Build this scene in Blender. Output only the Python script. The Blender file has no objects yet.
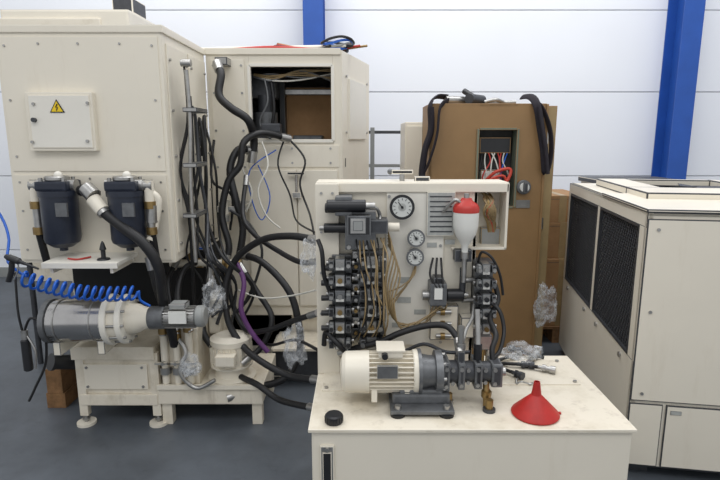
import bpy, bmesh, math, random
from mathutils import Vector, Matrix, noise
random.seed(7)
scene = bpy.context.scene
try:
    scene.view_settings.view_transform = 'Standard'
except Exception:
    pass

# ---------------------------------------------------------------- camera
H = 1.7
FPX = 540.0
TP = 102.0/540.0
PITCH = math.atan(TP)
c_, s_ = math.cos(PITCH), math.sin(PITCH)
cam = bpy.data.cameras.new("camera")
cam.lens = 27.0
cam.sensor_width = 36.0
camo = bpy.data.objects.new("camera", cam)
scene.collection.objects.link(camo)
camo.location = (0, 0, H)
camo.rotation_euler = (math.pi/2-PITCH, 0, 0)
scene.camera = camo

def P(u, v, Y):
    """survey point: photo measurement taken on the vertical plane at distance Y -> metres"""
    x = (u-360)/FPX; y = (240-v)/FPX
    t = Y/(c_+y*s_)
    return Vector((x*t, Y, H+t*(-s_+y*c_)))
def G(u, v, z=0.0):
    """survey point on a horizontal plane of height z"""
    x = (u-360)/FPX; y = (240-v)/FPX
    t = (z-H)/(-s_+y*c_)
    return Vector((x*t, t*(c_+y*s_), z))

# ---------------------------------------------------------------- materials
def lin(c):
    r = []
    for a in c:
        a /= 255.0
        r.append(a/12.92 if a <= 0.04045 else ((a+0.055)/1.055)**2.4)
    return r
MATS = {}
def mat(name, rgb, rough=0.5, metal=0.0, var=0.08, scale=6.0, bump=0.0, alpha=1.0, spec=0.5, dirt=None, grime=None):
    m = bpy.data.materials.new(name)
    m.use_nodes = True
    nt = m.node_tree; b = nt.nodes["Principled BSDF"]
    base = lin(rgb)
    tc = nt.nodes.new("ShaderNodeTexCoord")
    n = nt.nodes.new("ShaderNodeTexNoise"); n.inputs["Scale"].default_value = scale
    n.inputs["Detail"].default_value = 6; n.inputs["Roughness"].default_value = 0.65
    nt.links.new(tc.outputs["Object"], n.inputs["Vector"])
    r = nt.nodes.new("ShaderNodeValToRGB")
    d = dirt and lin(dirt) or [x*(1-2.2*var) for x in base]
    r.color_ramp.elements[0].position = 0.30
    r.color_ramp.elements[0].color = (*d, 1)
    r.color_ramp.elements[1].position = 0.55 if dirt else 0.7
    r.color_ramp.elements[1].color = (*[min(1, x*(1+var*0.3)) for x in base], 1)
    nt.links.new(n.outputs["Fac"], r.inputs["Fac"])
    out = r.outputs["Color"]
    if grime:
        mp = nt.nodes.new("ShaderNodeMapping"); mp.inputs["Scale"].default_value = (9, 9, 1.6)
        nt.links.new(tc.outputs["Object"], mp.inputs["Vector"])
        n2 = nt.nodes.new("ShaderNodeTexNoise"); n2.inputs["Scale"].default_value = 1.5
        n2.inputs["Detail"].default_value = 8; n2.inputs["Roughness"].default_value = 0.7
        nt.links.new(mp.outputs["Vector"], n2.inputs["Vector"])
        r2 = nt.nodes.new("ShaderNodeValToRGB")
        r2.color_ramp.elements[0].position = 0.56; r2.color_ramp.elements[0].color = (0, 0, 0, 1)
        r2.color_ramp.elements[1].position = 0.78; r2.color_ramp.elements[1].color = (grime[3],)*3+(1,)
        nt.links.new(n2.outputs["Fac"], r2.inputs["Fac"])
        mx = nt.nodes.new("ShaderNodeMixRGB")
        mx.inputs["Color2"].default_value = (*lin(grime[:3]), 1)
        nt.links.new(r2.outputs["Color"], mx.inputs["Fac"]); nt.links.new(out, mx.inputs["Color1"])
        out = mx.outputs["Color"]
    nt.links.new(out, b.inputs["Base Color"])
    b.inputs["Roughness"].default_value = rough
    b.inputs["Metallic"].default_value = metal
    b.inputs["Alpha"].default_value = alpha
    b.inputs["Specular IOR Level"].default_value = spec
    if bump:
        bp = nt.nodes.new("ShaderNodeBump"); bp.inputs["Strength"].default_value = bump
        bp.inputs["Distance"].default_value = 0.01
        nt.links.new(n.outputs["Fac"], bp.inputs["Height"])
        nt.links.new(bp.outputs["Normal"], b.inputs["Normal"])
    MATS[name] = m
    return m
CREAM = mat("cream_paint", (229, 222, 206), 0.40, var=0.02, scale=2.0, grime=(190, 176, 150, 0.22))
CREAM2 = mat("cream_paint_worn", (224, 216, 199), 0.5, var=0.03, scale=6, dirt=(203, 193, 172), grime=(130, 114, 92, 0.5))
WHITEP = mat("white_paint", (231, 227, 216), 0.45, var=0.03, scale=3)
GREYP = mat("grey_paint", (150, 152, 150), 0.45)
DGREY = mat("dark_grey_metal", (72, 74, 78), 0.45, 0.3, var=0.15, scale=20)
GREYM = mat("cast_grey", (118, 120, 122), 0.42, 0.5, var=0.15, scale=20)
BLACK = mat("black_rubber", (26, 26, 28), 0.5, var=0.2, scale=30)
BLACKP = mat("black_plastic", (34, 35, 38), 0.38, var=0.1, scale=20)
NAVY = mat("filter_dark_blue", (40, 46, 60), 0.35, 0.1, var=0.12, scale=20)
CHROME = mat("polished_steel", (194, 192, 190), 0.22, 1.0, var=0.08, scale=8)
STEEL = mat("zinc_steel", (180, 179, 176), 0.33, 0.85, var=0.12, scale=25)
BRASS = mat("brass", (160, 134, 88), 0.38, 0.8, var=0.15, scale=30)
RED = mat("red_plastic", (186, 40, 34), 0.5, var=0.12, scale=12)
DRED = mat("red_paint", (190, 52, 44), 0.4, var=0.08)
BLUEH = mat("blue_hose", (24, 92, 190), 0.3, var=0.05)
BLUEC = mat("blue_column_paint", (34, 84, 170), 0.5, var=0.08, scale=3)
YEL = mat("yellow_label", (240, 205, 30), 0.5, var=0.02)
TAN = mat("nylon_tube", (156, 134, 96), 0.4, var=0.1, scale=15)
BROWN = mat("brown_cabinet_paint", (148, 116, 76), 0.5, var=0.08, scale=3)
CARD = mat("cardboard", (160, 124, 86), 0.9, var=0.1, scale=9)
WOOD = mat("pallet_wood", (150, 112, 74), 0.85, var=0.25, scale=14, bump=0.3)
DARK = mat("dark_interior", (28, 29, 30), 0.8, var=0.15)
MGREY = mat("interior_grey", (80, 80, 78), 0.7, var=0.2)
WIREW = mat("wire_white", (220, 218, 208), 0.5)
STRAP = mat("black_strap_webbing", (34, 29, 38), 0.85, var=0.2, scale=40)
LABEL = mat("label_white", (228, 228, 222), 0.5, var=0.03)
LABELG = mat("label_grey", (176, 178, 174), 0.5, var=0.1, scale=60)
GLASS = mat("gauge_face", (206, 208, 204), 0.15, var=0.03)
GREEN = mat("green_grey_paint", (112, 120, 104), 0.5)
MESHM = mat("grille_wire", (58, 60, 64), 0.5, 0.3)
PURPLE = mat("purple_hose", (92, 48, 104), 0.5)

PLAST = bpy.data.materials.new("plastic_film"); PLAST.use_nodes = True
nt = PLAST.node_tree
for n in list(nt.nodes): nt.nodes.remove(n)
o = nt.nodes.new("ShaderNodeOutputMaterial"); mx = nt.nodes.new("ShaderNodeMixShader")
tr = nt.nodes.new("ShaderNodeBsdfTransparent"); pr = nt.nodes.new("ShaderNodeBsdfPrincipled")
pr.inputs["Base Color"].default_value = (0.8, 0.83, 0.86, 1); pr.inputs["Roughness"].default_value = 0.12
tc = nt.nodes.new("ShaderNodeTexCoord"); nz = nt.nodes.new("ShaderNodeTexNoise"); nz.inputs["Scale"].default_value = 22; nz.inputs["Detail"].default_value = 4
rp = nt.nodes.new("ShaderNodeValToRGB"); rp.color_ramp.elements[0].position = 0.45; rp.color_ramp.elements[0].color = (0.10, 0.10, 0.10, 1)
rp.color_ramp.elements[1].position = 0.72; rp.color_ramp.elements[1].color = (0.5, 0.5, 0.5, 1)
nt.links.new(tc.outputs["Object"], nz.inputs["Vector"]); nt.links.new(nz.outputs["Fac"], rp.inputs["Fac"])
bp = nt.nodes.new("ShaderNodeBump"); bp.inputs["Strength"].default_value = 0.7; bp.inputs["Distance"].default_value = 0.02
nt.links.new(nz.outputs["Fac"], bp.inputs["Height"]); nt.links.new(bp.outputs["Normal"], pr.inputs["Normal"])
nt.links.new(rp.outputs["Color"], mx.inputs[0]); nt.links.new(tr.outputs[0], mx.inputs[1]); nt.links.new(pr.outputs[0], mx.inputs[2])
nt.links.new(mx.outputs[0], o.inputs[0])

# ---------------------------------------------------------------- geometry toolkit
class B:
    def __init__(s, name, parent=None, M=None):
        s.name = name; s.parent = parent; s.bm = bmesh.new(); s.mats = []
        s.M = M or Matrix.Identity(4)
    def mi(s, m):
        if m not in s.mats: s.mats.append(m)
        return s.mats.index(m)
    def nv(s, co): return s.bm.verts.new(s.M @ Vector(co))
    def obox(s, T, dims, m, bev=0.0):
        dx, dy, dz = [d/2 for d in dims]
        vs = [s.nv(T @ Vector((x*dx, y*dy, z*dz))) for x in (-1, 1) for y in (-1, 1) for z in (-1, 1)]
        fs = []
        for q in ((0, 1, 3, 2), (4, 6, 7, 5), (0, 4, 5, 1), (2, 3, 7, 6), (0, 2, 6, 4), (1, 5, 7, 3)):
            f = s.bm.faces.new([vs[i] for i in q]); f.material_index = s.mi(m); fs.append(f)
        if bev > 0:
            bev = min(bev, min(dims)*0.45)
            es = list({e for f in fs for e in f.edges})
            bmesh.ops.bevel(s.bm, geom=es, offset=bev, segments=2, profile=0.7, affect='EDGES')
    def box(s, x0, x1, y0, y1, z0, z1, m, bev=0.0):
        T = Matrix.Translation(((x0+x1)/2, (y0+y1)/2, (z0+z1)/2))
        s.obox(T, (abs(x1-x0), abs(y1-y0), abs(z1-z0)), m, bev)
    def pb(s, u0, v0, u1, v1, Y, depth, m, bev=0.004):
        vm = (v0+v1)/2
        s.box(P(u0, vm, Y).x, P(u1, vm, Y).x, Y, Y+depth, P(u0, v1, Y).z, P(u0, v0, Y).z, m, bev)
    def lathe(s, p0, p1, prof, m, seg=20, smooth=True):
        p0 = Vector(p0); p1 = Vector(p1); a = (p1-p0).normalized()
        x = a.orthogonal().normalized(); y = a.cross(x)
        rings = []
        for t, r in prof:
            if r < 1e-5: rings.append([s.nv(p0+a*t)])
            else: rings.append([s.nv(p0+a*t+(x*math.cos(2*math.pi*i/seg)+y*math.sin(2*math.pi*i/seg))*r) for i in range(seg)])
        mi = s.mi(m)
        for k in range(len(rings)-1):
            A, C = rings[k], rings[k+1]
            for i in range(seg):
                j = (i+1) % seg
                if len(A) == 1 and len(C) == 1: continue
                if len(A) == 1: f = s.bm.faces.new((A[0], C[j], C[i]))
                elif len(C) == 1: f = s.bm.faces.new((A[i], A[j], C[0]))
                else: f = s.bm.faces.new((A[i], A[j], C[j], C[i]))
                f.material_index = mi; f.smooth = smooth
        for R, rev in ((rings[0], True), (rings[-1], False)):
            if len(R) > 1:
                f = s.bm.faces.new(R[::-1] if rev else R); f.material_index = mi
                for e in f.edges: e.smooth = False
        for k in range(1, len(prof)-1):
            if len(rings[k]) == 1: continue
            a1 = math.atan2(prof[k][1]-prof[k-1][1], prof[k][0]-prof[k-1][0])
            a2 = math.atan2(prof[k+1][1]-prof[k][1], prof[k+1][0]-prof[k][0])
            if abs(a1-a2) > 0.6:
                R = rings[k]
                for i in range(seg):
                    e = s.bm.edges.get((R[i], R[(i+1) % seg]))
                    if e: e.smooth = False
    def cyl(s, p0, p1, r, m, seg=18, r2=None, ch=0.0):
        L = (Vector(p1)-Vector(p0)).length
        r2 = r if r2 is None else r2
        if ch: prof = [(0, r-ch), (ch, r), (L-ch, r2), (L, r2-ch)]
        else: prof = [(0, r), (L, r2)]
        s.lathe(p0, p1, prof, m, seg)
    def sphere(s, c, r, m, seg=16):
        c = Vector(c)
        prof = [(r-r*math.cos(math.pi*i/10), r*math.sin(math.pi*i/10)) for i in range(11)]
        prof[0] = (0, 0); prof[-1] = (2*r, 0)
        s.lathe(c-Vector((0, 0, r)), c+Vector((0, 0, r)), prof, m, seg)
    def tube(s, pts, r, m, seg=8, res=6, closed=False, flat=None, raw=False):
        pts = [Vector(p) for p in pts]; n = len(pts); path = []
        if raw or n < 3: path = pts
        else:
            rng = range(n) if closed else range(n-1)
            for i in rng:
                if closed: a, b, c, d = pts[i-1], pts[i], pts[(i+1) % n], pts[(i+2) % n]
                else: a, b, c, d = pts[max(i-1, 0)], pts[i], pts[i+1], pts[min(i+2, n-1)]
                for k in range(res):
                    t = k/res
                    path.append(0.5*((2*b)+(c-a)*t+(2*a-5*b+4*c-d)*t*t+(3*b-a-3*c+d)*t**3))
            if not closed: path.append(pts[-1])
        N = len(path); rings = []; nrm = None
        for i in range(N):
            if closed: tan = path[(i+1) % N]-path[i-1]
            else: tan = path[min(i+1, N-1)]-path[max(i-1, 0)]
            if tan.length < 1e-9: tan = Vector((0, 0, 1))
            tan.normalize()
            if nrm is None: nrm = tan.orthogonal().normalized()
            else:
                nrm = nrm-tan*nrm.dot(tan)
                if nrm.length < 1e-6: nrm = tan.orthogonal()
                nrm.normalize()
            bn = tan.cross(nrm)
            fy = flat if flat else 1.0
            rings.append([s.nv(path[i]+(nrm*math.cos(2*math.pi*k/seg)+bn*math.sin(2*math.pi*k/seg)*fy)*r) for k in range(seg)])
        mi = s.mi(m)
        for i in range(N if closed else N-1):
            A, C = rings[i], rings[(i+1) % N]
            for k in range(seg):
                j = (k+1) % seg
                f = s.bm.faces.new((A[k], A[j], C[j], C[k])); f.material_index = mi; f.smooth = True
        if not closed:
            for R in (rings[0][::-1], rings[-1]):
                f = s.bm.faces.new(R); f.material_index = mi
                for e in f.edges: e.smooth = False
    def quad(s, pts, m):
        f = s.bm.faces.new([s.nv(p) for p in pts]); f.material_index = s.mi(m)
    def screws(s, pts, Y, r=0.008, m=None):
        for (x, z) in pts: s.cyl((x, Y+0.001, z), (x, Y-0.006, z), r, m or STEEL, 8)
    def hexn(s, p0, p1, r, m=None): s.cyl(p0, p1, r, m or STEEL, 6)
    def done(s):
        bmesh.ops.recalc_face_normals(s.bm, faces=s.bm.faces[:])
        co = [v.co for v in s.bm.verts]
        mn = Vector([min(v[i] for v in co) for i in range(3)]); mx = Vector([max(v[i] for v in co) for i in range(3)])
        o = Vector(((mn.x+mx.x)/2, (mn.y+mx.y)/2, mn.z))
        bmesh.ops.translate(s.bm, verts=s.bm.verts[:], vec=-o)
        me = bpy.data.meshes.new(s.name); s.bm.to_mesh(me); s.bm.free()
        for m in s.mats: me.materials.append(m)
        ob = bpy.data.objects.new(s.name, me); scene.collection.objects.link(ob)
        ob.location = o
        if s.parent:
            ob.parent = s.parent
            ob.matrix_parent_inverse = Matrix.Translation(-s.parent.location)
        return ob
def empty(name, loc):
    e = bpy.data.objects.new(name, None); e.location = loc; e.empty_display_size = 0.2
    scene.collection.objects.link(e); return e

# ---------------------------------------------------------------- room
fm = mat("workshop_floor", (90, 96, 103), 0.45, var=0.18, scale=2.2, bump=0.05, grime=(54, 56, 60, 0.5))
b = B("floor"); b.box(-7, 7, -2.5, 6.6, -0.1, 0, fm); b.done()
wm = bpy.data.materials.new("wall_panels"); wm.use_nodes = True
nt = wm.node_tree; bs = nt.nodes["Principled BSDF"]
nz = nt.nodes.new("ShaderNodeTexNoise"); nz.inputs["Scale"].default_value = 1.1
tc = nt.nodes.new("ShaderNodeTexCoord"); nt.links.new(tc.outputs["Object"], nz.inputs["Vector"])
rp = nt.nodes.new("ShaderNodeValToRGB")
rp.color_ramp.elements[0].color = (*lin((232, 235, 241)), 1); rp.color_ramp.elements[1].color = (*lin((240, 243, 248)), 1)
nt.links.new(nz.outputs["Fac"], rp.inputs["Fac"]); nt.links.new(rp.outputs["Color"], bs.inputs["Base Color"])
bs.inputs["Roughness"].default_value = 0.6
b = B("wall_back")
seams = [0.0, P(0, 250, 6.55).z, P(0, 176, 6.55).z, P(0, 92, 6.55).z, P(0, 10, 6.55).z, 4.3, 5.2]
for i in range(len(seams)-1):
    for xx in (-7, -0.5, 3.6):
        x1 = {-7: -0.5, -0.5: 3.6, 3.6: 7}[xx]
        b.box(xx+0.002, x1-0.002, 6.55, 6.7, seams[i]+0.004, seams[i+1]-0.004, wm, 0.007)
b.box(-7, 7, 6.6, 6.72, 0, 5.2, GREYP)
b.done()
for cx in (-0.51, 3.62):
    b = B("steel_column")
    b.box(cx-0.11, cx+0.11, 6.2, 6.215, 0, 5.2, BLUEC, 0.002)
    b.box(cx-0.11, cx+0.11, 6.53, 6.545, 0, 5.2, BLUEC, 0.002)
    b.box(cx-0.006, cx+0.006, 6.215, 6.53, 0, 5.2, BLUEC)
    b.box(cx-0.16, cx+0.16, 6.15, 6.545, 0, 0.02, BLUEC)
    b.done()
bb = B("baseboard_back"); bb.box(-7, 7, 6.52, 6.549, 0, 0.12, GREYP, 0.003); bb.done()

# ================================================================= machining centre
mc = empty("machining_center", (-1.0, 3.8, 0))
CX0, CX1 = -1.93, -1.05
b = B("control_cabinet", mc)
b.box(CX0, CX1, 3.0, 3.80, 1.0, 2.27, CREAM, 0.012)
b.box(CX0-0.01, CX1+0.01, 2.99, 3.80, 2.245, 2.285, CREAM, 0.006)
b.box(CX0+0.02, CX1-0.02, 2.992, 3.0, 1.02, 1.50, CREAM, 0.004)
b.box(CX0+0.02, CX1-0.02, 2.994, 3.0, 1.52, 2.225, CREAM, 0.004)
b.box(CX1, CX1+0.008, 3.05, 3.40, 1.05, 2.2, CREAM, 0.003)
b.box(CX1, CX1+0.008, 3.43, 3.78, 1.05, 2.2, CREAM, 0.003)
for y in (3.08, 3.37, 3.46, 3.75):
    for z in (1.1, 1.35, 1.6, 1.85, 2.12):
        b.cyl((CX1, y, z), (CX1+0.018, y, z), 0.008, STEEL, 8)
b.screws([(x, z) for x in (CX0+0.05, CX1-0.05) for z in (1.08, 1.3, 1.46, 1.6, 1.9, 2.18)], 2.994, 0.006)
b.screws([(x, z) for x in (-1.7, -1.49, -1.27) for z in (1.48, 2.19)], 2.994, 0.006)
b.pb(27, 92, 94, 151, 2.955, 0.045, CREAM, 0.006)
b.pb(30, 95, 91, 148, 2.949, 0.01, WHITEP, 0.004)
for (u, v) in ((34, 104), (33, 142), (88, 103), (88, 141)):
    q = P(u, v, 2.95); b.cyl(q, q+Vector((0, -0.012, 0)), 0.008, STEEL, 10)
q = P(35, 120, 2.95); b.cyl(q, q+Vector((0, -0.02, 0)), 0.012, DGREY, 12)
t0 = P(56, 99, 2.945); w = 0.04
b.quad([(t0.x, 2.945, t0.z), (t0.x-w, 2.945, t0.z-0.070), (t0.x+w, 2.945, t0.z-0.070)], BLACKP)
b.quad([(t0.x, 2.943, t0.z-0.010), (t0.x-w+0.009, 2.943, t0.z-0.065), (t0.x+w-0.009, 2.943, t0.z-0.065)], YEL)
b.tube([(t0.x+0.004, 2.942, t0.z-0.026), (t0.x-0.005, 2.942, t0.z-0.043), (t0.x+0.005, 2.942, t0.z-0.041), (t0.x-0.002, 2.942, t0.z-0.060)], 0.003, BLACKP, 5, raw=True)
b.done()

b = B("rear_housing", mc)
b.box(-3.05, -1.96, 4.85, 5.6, 0.4, P(0, 9, 4.85).z, CREAM, 0.02)
b.box(-3.05, -2.2, 4.83, 5.6, 0.4, P(0, 16, 4.85).z-0.02, CREAM2, 0.01)
b.box(-2.16, -1.98, 5.0, 5.3, P(0, 9, 4.85).z, P(0, 0, 4.85).z+0.06, DGREY, 0.01)
b.box(-2.05, -0.5, 3.86, 5.2, 0.15, 1.7, MGREY, 0.01)
b.cyl((-2.45, 3.9, 0.0), (-2.45, 3.9, 1.9), 0.02, DGREY, 12)
b.tube([(-2.45, 3.9, 1.9), (-2.45, 3.95, 2.0), (-2.45, 4.1, 2.05), (-2.45, 4.9, 2.05)], 0.02, DGREY, 12)
b.done()

EY = 3.8
ex0, ex1 = -1.04, P(340, 100, EY).x
wx0, wx1 = P(250, 100, EY).x, P(333, 100, EY).x
wz1, wz0 = P(0, 65, EY).z, P(0, 141, EY).z
ez0, ez1 = 0.42, 2.28
b = B("work_enclosure", mc)
th = 0.03
b.box(ex0, wx0, EY, EY+th, ez0, ez1, CREAM, 0.004)
b.box(wx1, ex1, EY, EY+th, ez0, ez1, CREAM, 0.004)
b.box(wx0, wx1, EY, EY+th, wz1, ez1, CREAM, 0.004)
b.box(wx0, wx1, EY, EY+th, ez0, wz0, CREAM, 0.004)
for a in ((wx0-0.012, wx0+0.012, wz0, wz1), (wx1-0.012, wx1+0.012, wz0, wz1), (wx0, wx1, wz1-0.012, wz1+0.012), (wx0, wx1, wz0-0.012, wz0+0.012)):
    b.box(a[0], a[1], EY-0.012, EY+0.02, a[2], a[3], WHITEP, 0.003)
sx = 0.06; sy = 4.55
d = Vector((sx-ex1, sy-EY, 0)); ang = math.atan2(d.y, d.x)
T = Matrix.Translation(((ex1+sx)/2, (EY+sy)/2, (ez0+ez1)/2)) @ Matrix.Rotation(ang, 4, 'Z')
b.obox(T, (d.length, 0.03, ez1-ez0), CREAM, 0.004)
for zz in (0.62, 0.98, 1.36, 1.74, 2.12):
    for f in (0.12, 0.88):
        q = Vector((ex1+d.x*f, EY+d.y*f, zz)); n = Vector((d.y, -d.x, 0)).normalized()
        b.cyl(q+n*0.012, q+n*0.026, 0.009, STEEL, 8)
T2 = Matrix.Translation(((ex1+sx)/2+0.012, (EY+sy)/2, 1.9)) @ Matrix.Rotation(ang, 4, 'Z')
b.obox(T2, (d.length*0.62, 0.034, 0.42), WHITEP, 0.004)
b.box(ex0, sx, sy+0.3, sy+0.33, ez0, ez1, MGREY)
b.box(ex0, ex0+0.02, EY+th, sy+0.3, ez0, ez1, MGREY)
b.box(sx-0.02, sx, sy, sy+0.33, ez0, ez1, CREAM)
b.quad([(ex0, EY, ez1), (ex1, EY, ez1), (sx, sy, ez1), (sx, sy+0.33, ez1), (ex0, sy+0.33, ez1)], CREAM)
b.box(ex0-0.01, ex1+0.005, EY-0.015, EY+0.05, ez1-0.03, ez1+0.012, CREAM, 0.004)
b.box(ex0+0.03, wx0-0.03, EY-0.008, EY, 1.2, 2.22, CREAM, 0.003)
b.box(wx0-0.02, ex1-0.01, EY-0.01, EY, 1.50, wz0-0.03, CREAM, 0.003)
dx0, dx1 = P(250, 230, EY).x, P(338, 230, EY).x
xm = (dx0+dx1)/2+0.03
b.box(dx0, xm-0.004, EY-0.022, EY, 0.5, 1.48, CREAM, 0.005)
b.box(xm+0.004, dx1, EY-0.022, EY, 0.5, 1.48, CREAM, 0.005)
b.screws([(x, z) for x in (ex0+0.05, wx0-0.05) for z in (1.25, 1.5, 1.75, 2.0, 2.18)], EY-0.008)
b.screws([(x, z) for x in (wx0+0.02, -0.47, wx1-0.02) for z in (1.53, wz0-0.05)], EY-0.008)
q = P(297, 173, EY); b.cyl((q.x, EY, q.z), (q.x, EY-0.06, q.z), 0.01, STEEL, 10)
b.box(q.x-0.06, q.x+0.06, EY-0.075, EY-0.055, q.z-0.008, q.z+0.012, BLACKP, 0.004)
b.cyl((q.x, EY-0.05, q.z), (q.x, EY-0.05, q.z-0.14), 0.009, CHROME, 10)
b.box(q.x-0.03, q.x+0.03, EY-0.06, EY-0.01, q.z-0.17, q.z-0.13, STEEL, 0.004)
b.box(-1.86, 0.05, 3.86, 4.9, 0.02, ez0+0.02, CREAM2, 0.01)
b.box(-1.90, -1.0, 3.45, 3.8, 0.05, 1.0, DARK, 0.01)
b.box(-0.62, 0.0, 3.55, 3.84, 0.05, 0.26, DGREY, 0.01)
b.box(-0.60, -0.1, 3.50, 3.84, 0.26, 0.28, CREAM2, 0.004)
b.done()

b = B("enclosure_interior", mc)
b.box(ex0+0.03, sx-0.03, sy+0.24, sy+0.29, 1.5, ez1-0.02, MGREY)
b.box(ex0+0.03, -0.1, 3.86, sy+0.2, 1.50, 1.56, MGREY)
b.box(-0.57, -0.21, 4.25, 4.30, 1.58, 2.08, CARD, 0.004)
b.box(-0.60, -0.18, 4.2, 4.34, 2.02, 2.06, STEEL, 0.004)
b.box(-0.60, -0.56, 4.15, 4.34, 1.56, 2.16, BLACKP, 0.006)
b.box(-0.50, -0.28, 4.1, 4.24, 1.56, 1.72, GREYM, 0.01)
b.cyl((-0.68, 4.0, 1.56), (-0.68, 4.0, 2.0), 0.055, DGREY)
b.cyl((-0.68, 4.0, 1.75), (-0.68, 4.0, 1.88), 0.085, GREYM)
b.box(-0.80, -0.60, 3.98, 4.15, 1.98, 2.15, DGREY, 0.01)
b.box(-0.76, -0.66, 3.9, 3.98, 1.60, 1.74, DGREY, 0.01)
for k in range(7):
    b.tube([(-0.74, 3.9+0.01*k, 2.12+0.01*(k % 3)), (-0.6+random.uniform(-.03, .03), 3.88, 2.09+0.015*(k % 4)), (-0.42, 3.9, 2.16-0.016*(k % 5)), (-0.19, 3.95, 2.09+0.014*k)], random.choice([0.006, 0.009]), random.choice([WIREW, TAN, BLACK, GREYM, TAN]), 6)
b.tube([(-0.62, 3.9, 2.1), (-0.6, 3.88, 1.9), (-0.63, 3.9, 1.7), (-0.55, 3.9, 1.6)], 0.012, BLACK)
b.tube([(-0.66, 3.88, 2.1), (-0.64, 3.86, 1.95), (-0.70, 3.86, 1.8), (-0.60, 3.86, 1.66)], 0.007, GREYM)
for i in range(4):
    b.cyl((-0.52+i*0.09, 4.05, 1.56), (-0.52+i*0.09, 4.05, 1.64+0.03*(i % 2)), 0.022, STEEL if i % 2 else DGREY)
b.done()

b = B("roof_cables", mc)
z = ez1+0.012
b.cyl((-1.9, 4.3, z+0.05), (-0.15, 4.1, z+0.05), 0.022, CREAM)
b.tube([(-0.95, 4.0, z+0.02), (-0.6, 3.95, z+0.03), (-0.3, 4.0, z+0.02), (-0.1, 4.1, z+0.02)], 0.011, DRED)
for k in range(5):
    r = 0.08+0.012*k
    cx, cy = -0.16, 4.05
    pts = [(cx+r*math.cos(a)*0.9, cy+r*math.sin(a), z+0.02+0.016*k+0.014*math.sin(2*a+k)) for a in [2*math.pi*i/10 for i in range(10)]]
    b.tube(pts, 0.009, [BLACK, BLUEH, GREYP, BLUEH, BLACK][k], closed=True)
for k in range(6):
    b.tube([(-0.9+0.1*k, 3.98+0.03*k, z+0.02), (-0.6, 4.02+0.02*k, z+0.03+0.01*k), (-0.3, 4.0+0.02*k, z+0.025), (-0.2+0.05*k, 3.95, z+0.04)], 0.008, [BLACK, TAN, WIREW, BLACK, DRED, BRASS][k])
b.done()

def filt(u, brassside):
    b = B("return_filter", mc)
    c = P(u, 218, 2.885); x = c.x; y = 2.885
    zt, zb = P(u, 190, y).z, P(u, 247, y).z
    b.lathe((x, y, zb), (x, y, zt), [(0, 0.03), (0.004, 0.05), (0.03, 0.086), (0.05, 0.092), (zt-zb-0.03, 0.094), (zt-zb-0.03, 0.1), (zt-zb, 0.1)], NAVY, 28)
    b.cyl((x, y, zb-0.018), (x, y, zb+0.006), 0.022, NAVY, 6)
    b.box(x-0.082, x+0.082, y-0.075, y+0.09, zt, zt+0.05, NAVY, 0.012)
    b.cyl((x, y, zt+0.05), (x, y, zt+0.075), 0.062, STEEL, 20, ch=0.006)
    b.sphere((x+0.02, y-0.02, zt+0.08), 0.022, WHITEP)
    b.box(x-0.06, x+0.06, y+0.09, 2.995, zt-0.02, zt+0.05, STEEL, 0.004)
    for dx in (-0.06, 0.06):
        for dy in (-0.05, 0.05): b.cyl((x+dx, y+dy, zt+0.05), (x+dx, y+dy, zt+0.068), 0.011, STEEL, 6)
    b.cyl((x-0.1, y, zt+0.025), (x+0.1, y, zt+0.025), 0.034, STEEL, 14)
    b.pb(u-6, 203, u+6, 217, y-0.099, 0.012, GREYM, 0.001)
    sg = brassside
    bx = x+sg*0.125
    b.cyl((x+sg*0.08, y, zt+0.025), (bx+sg*0.02, y, zt+0.025), 0.03, STEEL, 8)
    b.cyl((bx, y, zt+0.05), (bx, y, zt-0.06), 0.026, CREAM, 14)
    b.cyl((bx, y, zt-0.06), (bx, y, zt-0.10), 0.032, BRASS, 8)
    b.cyl((bx, y, zt-0.10), (bx, y, zt-0.20), 0.022, STEEL, 14)
    b.cyl((bx, y, zt-0.20), (bx, y, zt-0.24), 0.031, BRASS, 6)
    b.cyl((bx, y, zt-0.24), (bx, y+0.04, 1.02), 0.02, BLACK, 12)
    b.done()
filt(61, -1)
filt(128, 1)

b = B("filter_piping", mc)
b.tube([P(80, 191, 2.88), P(90, 189, 2.86), P(93, 200, 2.84), P(104, 212, 2.82), P(124, 228, 2.80), P(143, 243, 2.79), P(158, 266, 2.80), P(163, 300, 2.85), P(170, 325, 2.95), P(175, 345, 3.0)], 0.028, BLACK, 12)
b.cyl(P(93, 199, 2.845), P(103, 211, 2.82), 0.038, CREAM, 14)
b.cyl(P(101, 209, 2.823), P(105, 214, 2.815), 0.033, STEEL, 12)
b.cyl(P(86, 188, 2.86), P(94, 196, 2.84), 0.042, STEEL, 10)
b.tube([P(148, 191, 2.885), P(158, 200, 2.9), P(155, 225, 2.9), P(150, 240, 2.88)], 0.02, CREAM, 10)
b.cyl(P(152, 205, 2.89), P(152, 222, 2.89), 0.032, STEEL, 8)
b.tube([P(186, 70, 3.1), P(190, 120, 3.1), P(191, 190, 3.1), P(196, 262, 3.1)], 0.012, STEEL, 8)
b.cyl(P(181, 63, 3.1), P(191, 63, 3.1), 0.02, STEEL, 10)
b.done()

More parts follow.
